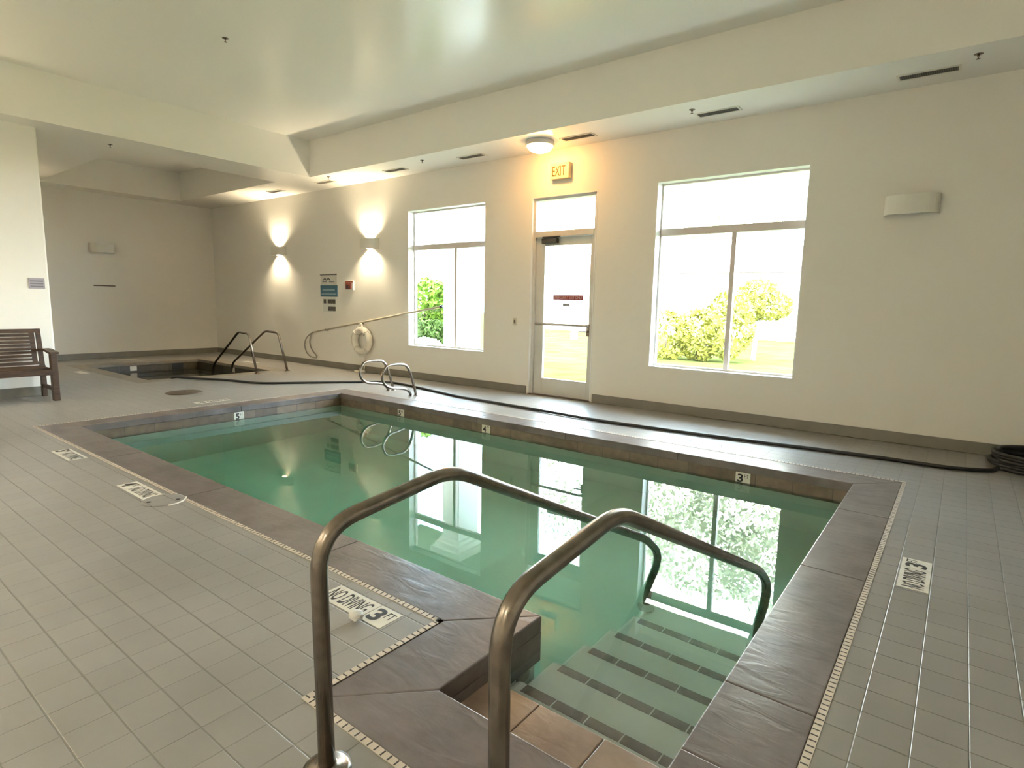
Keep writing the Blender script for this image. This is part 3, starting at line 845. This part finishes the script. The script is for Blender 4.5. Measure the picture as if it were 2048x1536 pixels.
MB().tube([A, B], .0175, 12).build('pole', mat('pole pale', (.50, .44, .33), .35), t)
d = (B - A).normalized(); MB().tube([B - d * .02, B + d * .04], .0235, 12).build('end_cap', M_black, t)
lp = [(-10.62, yp, .706), (-10.80, yp, .64), (-10.94, yp - .01, .52), (-10.97, yp - .01, .38), (-10.90, yp - .01, .25), (-10.76, yp - .01, .175), (-10.60, yp - .01, .165), (-10.55, yp - .01, .185), (-10.62, yp + .01, .23), (-10.75, yp + .012, .32), (-10.82, yp + .012, .45), (-10.80, yp + .012, .57), (-10.72, yp, .67), (-10.62, yp, .703)]
MB().tube(spline(lp, 5), .013, 10).build('hook_loop', M_greypl, t)
for u in (.12, .40): 
    c = A + (B - A) * u
    bk = MB(); bk.box(c.x - .02, c.x + .02, WY - .055, WY - .0005, c.z - .03, c.z - .0155); bk.box(c.x - .02, c.x + .02, WY - .064, WY - .060, c.z - .03, c.z + .012); bk.build('wall_bracket', M_greypl, t)

# ------------------------------------------------------------------ notices
def board(mb, x0, x1, z0, z1, d0, d1, mi=0): mb.box(x0, x1, WY - d1, WY - d0, z0, z1, mi)
t = thing('rules_sign', (-10.16, WY, 1.44), 'pool notice with black logo over a blue lower panel', 'sign')
b = MB(); board(b, -10.41, -9.90, 1.665, 1.885, .0008, .008); b.build('upper_panel', M_paper, t)
b = MB(); board(b, -10.43, -9.88, 1.853, 1.868, .008, .016); b.build('top_bar', M_black, t)
b = MB(); lg = spline([(-10.33, WY - .010, 1.752), (-10.27, WY - .010, 1.79), (-10.22, WY - .010, 1.755), (-10.16, WY - .010, 1.79), (-10.09, WY - .010, 1.75)], 5)
b.tube(lg, .009, 6); b.build('logo', M_ink, t)
b = MB()
for (u, v, z) in ((-10.36, -10.22, 1.715), (-10.14, -9.96, 1.712)): board(b, u, v, z, z + .016, .008, .0095)
b.build('lettering', M_lilac2, t)
b = MB(); board(b, -10.43, -9.875, 1.425, 1.655, .0008, .010); b.build('blue_panel', M_blue, t)
b = MB()
for (u, v, z, h) in ((-10.36, -9.95, 1.545, .032), (-10.40, -9.90, 1.468, .026)): board(b, u, v, z, z + h, .010, .0115)
b.build('lettering', M_blue2, t)
t = thing('photo_notice', (-10.12, WY, 1.13), 'pale notice with small dark photos under the blue sign', 'sign')
b = MB(); board(b, -10.36, -9.93, 1.13, 1.412, .0008, .006); b.build('sheet', M_paper2, t)
for (u, v, z0, z1) in ((-10.335, -10.25, 1.29, 1.375), (-10.20, -9.94, 1.29, 1.375), (-10.19, -9.935, 1.145, 1.23)):
    b = MB(); board(b, u, v, z0, z1, .006, .0075); b.build('photo', M_photo, t)
t = thing('warning_sign', (-9.48, WY, 1.56), 'small red and white sign right of the blue notice', 'sign')
b = MB(); board(b, -9.605, -9.345, 1.56, 1.735, .0008, .02); b.build('sign_plate', M_paper2, t, bevel=.003)
b = MB(); board(b, -9.595, -9.365, 1.70, 1.73, .02, .0215); board(b, -9.59, -9.40, 1.575, 1.69, .02, .0215); b.build('red_field', M_red, t)
b = MB(); board(b, -9.575, -9.545, 1.58, 1.665, .0215, .023); board(b, -9.53, -9.50, 1.58, 1.655, .0215, .023); board(b, -9.485, -9.455, 1.58, 1.655, .0215, .023); b.build('pictogram', M_ink, t)
t = thing('wall_plaque', (X_PIL, 2.36, 1.43), 'grey lilac plaque above the bench on the left wall', 'sign')
b = MB(); b.box(X_PIL + .0008, X_PIL + .012, 2.275, 2.447, 1.43, 1.57); b.build('plate', M_lilac, t, bevel=.002)
b = MB()
for z in (1.452, 1.488, 1.52): b.box(X_PIL + .012, X_PIL + .0135, 2.29, 2.43, z, z + .016)
b.build('lettering', M_lilac2, t)
o = MB().box(X_BACK + .0008, X_BACK + .03, 4.545, 4.945, 1.56, 1.582).build('wall_strip', mat('strip dark brown', (.08, .06, .035), .5), bevel=.003)  # plain dark bar following a thin dark line on the wall
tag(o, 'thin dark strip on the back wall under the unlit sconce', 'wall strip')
t = thing('wall_switch', (-5.44, WY, 1.09), 'small wall switch left of the glass door', 'switch')
MB().box(-5.475, -5.405, WY - .006, WY - .0005, 1.03, 1.145).build('switch_plate', M_vent, t, bevel=.002)
MB().box(-5.452, -5.428, WY - .016, WY - .006, 1.06, 1.115).build('toggle', mat('switch brown', (.16, .12, .08), .5), t, bevel=.003)

# ------------------------------------------------------------------ depth markers
def deck_marker(o, u, v, parts, label, group='deck depth markers', h=.132):
    """o: corner on deck; u reading direction; parts: list of (text list, width)"""
    u, v = Vector((*u, 0)), Vector((*v, 0)); o = Vector((*o, 0))
    t = thing('depth_marker', tuple(o), label, 'depth marker', group)
    x = 0
    for kind, w in parts:
        a, b_ = o + u * (x + .002), o + u * (x + w - .002) + v * h
        mb = MB(); mb.box(min(a.x, b_.x), max(a.x, b_.x), min(a.y, b_.y), max(a.y, b_.y), -.002, .0016)
        pl = mb.build('marker_tile', M_plate, t)
        base = Vector((0, 0, .0016))
        if kind == 'NO DIVING':
            lettering(kind, o + u * (x + .022) + v * (h * .14) + base, u, v, w - .044, h * .72, M_ink, pl, bold=.008, lift=.0004)
        else:
            lettering(kind, o + u * (x + w * .10) + v * (h * .14) + base, u, v, w * .44, h * .74, M_ink, pl, bold=.03, lift=.0004)
            lettering('FT', o + u * (x + w * .60) + v * (h * .50) + base, u, v, w * .30, h * .36, M_ink, pl, bold=.0, lift=.0004)
        x += w
    return t
ND = 'NO DIVING'
deck_marker((-2.235, 1.470), (1, 0), (0, 1), [(ND, .30), ('3', .137)], 'NO DIVING 3 FT deck marker beside the white scrap in the foreground', h=.130)
deck_marker((-.004, 3.352), (0, 1), (-1, 0), [(ND, .293), ('3', .141)], 'NO DIVING 3 FT deck marker on the right deck', h=.132)
deck_marker((-4.71, 1.482), (1, 0), (0, 1), [('4', .14), (ND, .31)], '4 FT deck marker beside the round lid', h=.135)
deck_marker((-6.17, 1.475), (1, 0), (0, 1), [('5', .14), (ND, .31)], '5 FT deck marker near the far left pool corner', h=.135)
deck_marker((-7.82, 3.83), (0, -1), (1, 0), [(ND, .30), ('5', .14)], 'pale deck marker on the far deck behind the pool end', h=.135)
deck_marker((-1.74, 5.815), (-1, 0), (0, -1), [(ND, .30), ('3', .14)], 'deck marker between the hose and the pool under the big window', h=.135)
def plain_marker(x0, x1, y0, y1, label):
    t = thing('spa_marker', ((x0 + x1) / 2, (y0 + y1) / 2, 0), label, 'depth marker', 'deck markers around the spa')
    MB().box(x0, x1, y0, y1, -.002, .0016).build('marker_tile', M_plate, t)
plain_marker(-12.5, -12.05, 3.40, 3.53, 'pale marker plate on the deck left of the spa')
plain_marker(-12.35, -11.85, 6.42, 6.55, 'pale marker plate on the deck between spa and window wall')
plain_marker(-14.30, -14.17, 4.65, 5.05, 'pale marker plate on the deck at the back wall behind the spa')
def wall_marker(o, u, n, txt, label, group='waterline depth markers', sz=.125, h=.10):
    u = Vector(u); o = Vector(o); v = Vector((0, 0, 1)); nn = Vector(n)
    t = thing('waterline_marker', tuple(o), label, 'depth marker', group)
    a, b_ = o, o + u * sz + v * h + nn * .004
    mb = MB(); mb.box(min(a.x, b_.x), max(a.x, b_.x), min(a.y, b_.y), max(a.y, b_.y), a.z, b_.z)
    pl = mb.build('marker_tile', M_plate, t)
    if txt:
        lettering(txt, o + nn * .004 + u * sz * .14 + v * h * .12, u, v, sz * .38, h * .74, M_ink, pl, bold=.03)
        lettering('FT', o + nn * .004 + u * sz * .60 + v * h * .52, u, v, sz * .28, h * .34, M_ink, pl)
zb = -.178
yw = sy1 - .012
wall_marker((-5.92, yw, zb), (1, 0, 0), (0, -1, 0), '5', '5 FT waterline marker on the window side below the grab rails')
wall_marker((-4.425, yw, zb), (1, 0, 0), (0, -1, 0), '4', '4 FT waterline marker midway along the window side')
wall_marker((-1.465, yw, zb), (1, 0, 0), (0, -1, 0), '3', '3 FT waterline marker at the shallow end of the window side')
wall_marker((sx0 + .012, 3.60, zb), (0, 1, 0), (1, 0, 0), '5', '5 FT waterline marker on the far end wall of the pool')
wall_marker((SPX0 - e + .012, 4.63, -.165), (0, 1, 0), (1, 0, 0), None, 'pale waterline marker on the far wall of the spa')
wall_marker((-11.95, SPY1 + e - .012, -.165), (1, 0, 0), (0, -1, 0), None, 'pale waterline marker on the spa wall below the window side')

# ------------------------------------------------------------------ lids, scrap
t = thing('skimmer_lid', (-4.13, 1.565, 0), 'round grey skimmer lid set in the deck beside the 4 FT marker', 'lid')
MB().lathe([(.128, -.004), (.128, .003), (.120, .0045), (0, .0045)], (-4.13, 1.565, 0), n=48).build('lid_plate', M_deck, t)
for a0, a1 in ((-.15, 1.25), (2.7, 3.9)):
    MB().tube([(-4.13 + .134 * math.cos(a), 1.565 + .134 * math.sin(a), .001) for a in [a0 + (a1 - a0) * k / 24 for k in range(25)]], .006, 8).build('lid_seal', M_plate, t)
for x, y in ((-4.07, 1.635), (-4.15, 1.485)): MB().lathe([(.014, .0046), (.014, .0055), (0, .0055)], (x, y, 0), n=16).build('lid_hole', M_ink, t)
t = thing('drain_lid', (-8.74, 3.68, 0), 'large round brown lid in the far deck between pool and spa', 'lid')
MB().lathe([(.235, -.004), (.235, .006), (.225, .010), (0, .010)], (-8.74, 3.68, 0), n=48).build('lid_plate', M_brownlid, t)
MB().lathe([(.02, .0101), (.02, .013), (0, .013)], (-8.74, 3.68, 0), n=16).build('lid_knob', M_black, t)
# small white plastic scrap
bm = bmesh.new(); bmesh.ops.create_icosphere(bm, subdivisions=3, radius=.030)
rnd = random.Random(3)
ph = [(rnd.uniform(-1, 1), rnd.uniform(-1, 1), rnd.uniform(-1, 1), rnd.uniform(0, 6)) for _ in range(10)]
for v in bm.verts:
    d = v.co.normalized(); k = sum(math.sin(9 * (d.x * a + d.y * b_ + d.z * c) + p) for a, b_, c, p in ph) / 10
    v.co *= 1 + .5 * k
    v.co.z *= .62; v.co.x *= 1.15
zmin = min(v.co.z for v in bm.verts)
for v in bm.verts: v.co.z -= zmin
me = bpy.data.meshes.new('plastic_scrap'); bm.to_mesh(me); bm.free(); me.materials.append(M_plastic)
for p in me.polygons: p.use_smooth = True
o = bpy.data.objects.new('plastic_scrap', me); COL.objects.link(o); o.location = (-1.93, 1.452, .0017)
tag(o, 'small crumpled white plastic scrap on the foreground NO DIVING marker', 'scrap')

# ------------------------------------------------------------------ outside
o = MB().box(-60, 40, WY + TW, 90, -.6, -.14).build('lawn', M_lawn); tag(o, 'sunlit lawn beyond the windows', 'lawn', kind='structure')
o = MB().box(-14, 6, WY + TW, WY + TW + .9, -.14, -.05).build('path', mat('path concrete', (.45, .43, .40), .8)); tag(o, 'pale concrete walk outside along the window wall', 'path', kind='structure')
def leaves(mb, c, R, n, size, rnd):
    for _ in range(n):
        while True:
            d = Vector((rnd.uniform(-1, 1), rnd.uniform(-1, 1), rnd.uniform(-1, 1)))
            if .25 < d.length < 1: break
        d *= 1 / max(d.length, .001) * (d.length ** .35)
        p = Vector(c) + Vector((d.x * R[0], d.y * R[1], d.z * R[2]))
        u = Vector((rnd.uniform(-1, 1), rnd.uniform(-1, 1), rnd.uniform(-1, 1))).normalized(); w = u.orthogonal().normalized(); s = size * rnd.uniform(.6, 1.3)
        mb.add([p - u * s, p + w * s * .5, p + u * s, p - w * s * .5], [(0, 1, 2, 3)])
def shrub(name, blobs, n, size, m, label, cat, group=None, seed=1):
    rnd = random.Random(seed); b0 = blobs[0][0]
    t = thing(name, (b0[0], b0[1], -.14), label, cat, group)
    mb = MB()
    for c, R in blobs: leaves(mb, c, R, int(n / len(blobs)), size, rnd)
    mb.build('foliage', m, t)
    for c, R in blobs:
        for k in range(2):
            st = MB(); a = rnd.uniform(0, 6.28)
            st.tube([(c[0] + .1 * math.cos(a), c[1] + .1 * math.sin(a), -.14), (c[0] + R[0] * .4 * math.cos(a), c[1] + R[1] * .4 * math.sin(a), c[2])], .02, 6)
            st.build('stem', M_bark, t)
shrub('shrub', [((-11.5, 11.2, 1.25), (.75, .6, .75)), ((-10.75, 11.3, 1.2), (.7, .6, .72))], 4200, .075, M_leaf, 'bright green shrub seen through the far window', 'shrub', seed=2)
shrub('shrub.002', [((-11.2, 10.35, .50), (.6, .2, .42)), ((-10.5, 10.4, .50), (.6, .2, .42))], 2600, .07, M_leafd, 'dark lower shrub beneath the bright green one', 'shrub', seed=12)
shrub('flower_bush', [((-10.9, 9.75, .22), (.6, .25, .34)), ((-10.1, 9.75, .20), (.6, .25, .32))], 2600, .05, M_leafw, 'pale low bush in front of the green shrub', 'shrub', seed=4)
shrub('shrub.001', [((-6.9, 16.2, .55), (.9, .6, .75)), ((-5.9, 16.4, .6), (.7, .6, .75)), ((-5.1, 16.4, .9), (.7, .6, .95))], 3600, .08, M_leafy, 'yellow green hedge seen through the left pane of the big window', 'shrub', seed=5)
def tree(name, base, blobs, n, size, m, label, trunk_r, seed=1, branches=(), bark=None):
    rnd = random.Random(seed)
    t = thing(name, base, label, 'tree', None)
    tr = MB(); bx, by, bz = base
    top = max(c[2] for c, R in blobs)
    tr.tube([(bx, by, bz), (bx + .05, by, bz + (top - bz) * .5), (bx, by, top)], [trunk_r, trunk_r * .75, trunk_r * .3], 10)
    for c, R in blobs: tr.tube([(bx, by, bz + (c[2] - bz) * .55), ((bx + c[0]) / 2, (by + c[1]) / 2, bz + (c[2] - bz) * .8), tuple(c)], [trunk_r * .5, trunk_r * .35, .01], 8)
    for b_ in branches: tr.tube(spline(b_, 4), [max(.006, .035 * (1 - i / (len(b_) * 4))) for i in range((len(b_) - 1) * 4 + 1)], 6)
    tr.build('trunk', bark or M_bark, t)
    mb = MB()
    for c, R in blobs: leaves(mb, c, R, int(n / len(blobs)), size, rnd)
    mb.build('crown', m, t)
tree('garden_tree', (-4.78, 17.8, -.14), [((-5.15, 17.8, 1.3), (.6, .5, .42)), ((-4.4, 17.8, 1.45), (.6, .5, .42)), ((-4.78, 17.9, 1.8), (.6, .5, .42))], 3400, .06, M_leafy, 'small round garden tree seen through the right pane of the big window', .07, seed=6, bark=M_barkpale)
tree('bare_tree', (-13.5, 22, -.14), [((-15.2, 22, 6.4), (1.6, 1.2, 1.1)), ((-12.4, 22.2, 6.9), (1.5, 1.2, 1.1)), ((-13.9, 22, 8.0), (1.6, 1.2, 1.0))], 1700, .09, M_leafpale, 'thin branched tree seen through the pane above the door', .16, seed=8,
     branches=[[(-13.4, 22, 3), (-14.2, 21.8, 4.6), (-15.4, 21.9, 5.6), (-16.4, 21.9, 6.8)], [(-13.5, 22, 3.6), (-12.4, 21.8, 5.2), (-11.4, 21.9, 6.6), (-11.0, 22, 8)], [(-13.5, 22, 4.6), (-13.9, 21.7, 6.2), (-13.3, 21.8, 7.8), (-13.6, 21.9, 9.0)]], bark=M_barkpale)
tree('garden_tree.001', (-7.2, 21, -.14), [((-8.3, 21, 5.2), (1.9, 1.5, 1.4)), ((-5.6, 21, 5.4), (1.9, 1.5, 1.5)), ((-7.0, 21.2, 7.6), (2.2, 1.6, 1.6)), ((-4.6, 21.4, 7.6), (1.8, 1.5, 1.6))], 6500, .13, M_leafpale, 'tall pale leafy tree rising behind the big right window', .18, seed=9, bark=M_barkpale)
# house beyond the lawn
h = thing('house', (-12, 30, -.14), 'far pale house with a low brown roof beyond the lawn', 'house')
hx0, hx1, hy0, hy1 = -21, -3.5, 30, 38
MB().box(hx0, hx1, hy0, hy1, -.14, 3.1).build('house_wall', M_house, h)
r = MB(); o_ = .5
r.add([(hx0 - o_, hy0 - o_, 3.1), (hx1 + o_, hy0 - o_, 3.1), (hx1 + o_, hy1 + o_, 3.1), (hx0 - o_, hy1 + o_, 3.1), (hx0 + 2.5, 34, 5.0), (hx1 - 4.5, 34, 5.0)],
      [(3, 2, 1, 0), (0, 1, 5, 4), (1, 2, 5), (2, 3, 4, 5), (3, 0, 4)]); r.build('roof', M_roof, h)
for x in (-19, -15.6, -11.8, -8.2, -5.2):
    w_ = MB(); w_.box(x - .6, x + .6, hy0 - .06, hy0 - .002, .9, 2.2); wf = w_.build('window', M_white, h)
    MB().box(x - .5, x + .5, hy0 - .075, hy0 - .061, 1.0, 2.1).build('pane', M_winglass, wf)
# porch column and beam outside the far window
t = thing('porch_column', (-7.95, 8.7, -.05), 'white square porch column just outside the far window', 'column')
c = MB(); c.box(-8.15, -7.70, 8.35, 8.95, .25, 3.15); c.build('shaft', M_column, t, bevel=.01)
c = MB(); c.box(-8.25, -7.60, 8.25, 9.05, -.05, .25); c.build('plinth', M_column, t, bevel=.01)
c = MB(); c.box(-8.20, -7.65, 8.30, 9.0, 3.15, 3.22); c.box(-8.26, -7.59, 8.24, 9.06, 3.22, 3.32); c.box(-8.33, -7.52, 8.17, 9.13, 3.32, 3.46); c.build('capital', M_column, t, bevel=.008)
o = MB().box(-9.6, 2.6, 8.2, 9.1, 3.46, 4.05).box(-9.6, 2.6, WY + TW, 8.2, 3.80, 4.05).build('porch_eave', mat('porch eave olive', (.22, .22, .17), .7)); tag(o, 'dark porch eave along the outside of the window wall', 'eave', kind='structure')

# ------------------------------------------------------------------ lights out of view: added fill sconces and ceiling lights, two sconces inferred from glow
G2 = 'wall sconces behind the viewer'
M_bulbfill = emis('fill sconce bulb warm', (1.0, .86, .62), 3600)  # boosted bulbs; the three near wall sconces are added as unseen fill
for i, (x, lab) in enumerate(((-6.5, 'added fill sconce on the near wall toward the bench'), (-3.2, 'added fill sconce on the near wall opposite the door'), (.2, 'added fill sconce on the near wall behind the viewer'))):
    sconce((x, Y_N, 2.4), 'y', True, lab, G2, bulb=M_bulbfill)
sconce((-13.3, 2.5, 2.4), 'y', True, 'lit sconce on the near wall of the spa alcove', G2, bulb=emis('spa bulb warm', (1.0, .82, .55), 500))
sconce((X_PIL, .1, 2.4), 'x', True, 'lit sconce on the left wall beyond the bench', G2, bulb=M_bulbfill)
M_fill = emis('fill lamp diffuser', (1.0, .90, .74), 46)  # unseen ceiling lights added behind the camera to brighten the hall
near = None
for x, lab in ((-8.5, 'added round fill light on the near soffit toward the bench'), (-6.3, 'added round fill light on the near soffit opposite the door'), (-3.6, 'added round fill light on the near soffit left of the viewer'), (-.6, 'added round fill light on the near soffit right of the viewer')):
    if near: copy_thing(near, (x, -2.15, SZ), lab); continue
    near = thing('ceiling_light', (0, 0, 0), lab, 'ceiling light', 'added fill lights behind the viewer')
    MB().lathe([(.192, 0), (.195, -.01), (.195, -.055), (.18, -.062), (0, -.062)], n=24).build('lamp_base', M_white, near)
    MB().lathe([(.176, -.055), (.15, -.105), (0, -.15)], n=16).build('diffuser', M_fill, near)
    near.location = (x, -2.15, SZ)

# sun on the garden only (comes over the roof from behind the building)
sd = bpy.data.lights.new('sun', 'SUN'); sd.energy = 4; sd.angle = math.radians(1.2); sd.color = (1, .95, .86)
so_ = bpy.data.objects.new('sun', sd); COL.objects.link(so_)
so_.rotation_euler = Vector((-.55, .75, -1.0)).to_track_quat('-Z', 'Y').to_euler()

# ------------------------------------------------------------------ sky
w = bpy.data.worlds.new('sky'); sc.world = w; w.use_nodes = True; nt = w.node_tree
bg = nt.nodes['Background']; tc = nd(nt, 'ShaderNodeTexCoord')
no = nd(nt, 'ShaderNodeTexNoise'); no.inputs['Scale'].default_value = 2.6; no.inputs['Detail'].default_value = 5; no.inputs['Roughness'].default_value = .55
lk(nt, tc.outputs['Generated'], no.inputs['Vector'])
cr = nd(nt, 'ShaderNodeValToRGB'); e_ = cr.color_ramp.elements
e_[0].position = .42; e_[0].color = (.30, .52, .72, 1); e_[1].position = .56; e_[1].color = (1, .98, .95, 1)
lk(nt, no.outputs['Fac'], cr.inputs[0]); lk(nt, cr.outputs[0], bg.inputs[0]); bg.inputs[1].default_value = 20.0

# ------------------------------------------------------------------ camera
F, yaw, pitch, roll = 1164.22, .654547483, -.136125137, .0201800137
f_ = Vector((-math.sin(yaw) * math.cos(pitch), math.cos(yaw) * math.cos(pitch), math.sin(pitch)))
r_ = Vector((math.cos(yaw), math.sin(yaw), 0)); u_ = r_.cross(f_)
r2_ = r_ * math.cos(roll) + u_ * math.sin(roll); u2_ = u_ * math.cos(roll) - r_ * math.sin(roll)
cd = bpy.data.cameras.new('camera'); cam = bpy.data.objects.new('camera', cd); COL.objects.link(cam)
m4 = Matrix((r2_, u2_, -f_)).transposed().to_4x4(); m4.translation = Vector((0, 0, CAMH)); cam.matrix_world = m4
cd.sensor_fit = 'HORIZONTAL'; cd.sensor_width = 36; cd.lens = F / 2048 * 36; cd.clip_start = .02; cd.clip_end = 500
sc.camera = cam

vs = sc.view_settings
vs.view_transform = 'Standard'; vs.look = 'None'; vs.gamma = 1; vs.use_curve_mapping = False; vs.exposure = 1.42
cy_ = sc.cycles
cy_.use_denoising = True; cy_.max_bounces = 10; cy_.diffuse_bounces = 4; cy_.glossy_bounces = 4; cy_.transmission_bounces = 8; cy_.transparent_max_bounces = 12
cy_.sample_clamp_indirect = 8; cy_.caustics_reflective = True; cy_.caustics_refractive = True; cy_.blur_glossy = .5
cy_.use_adaptive_sampling = True; cy_.adaptive_threshold = .02
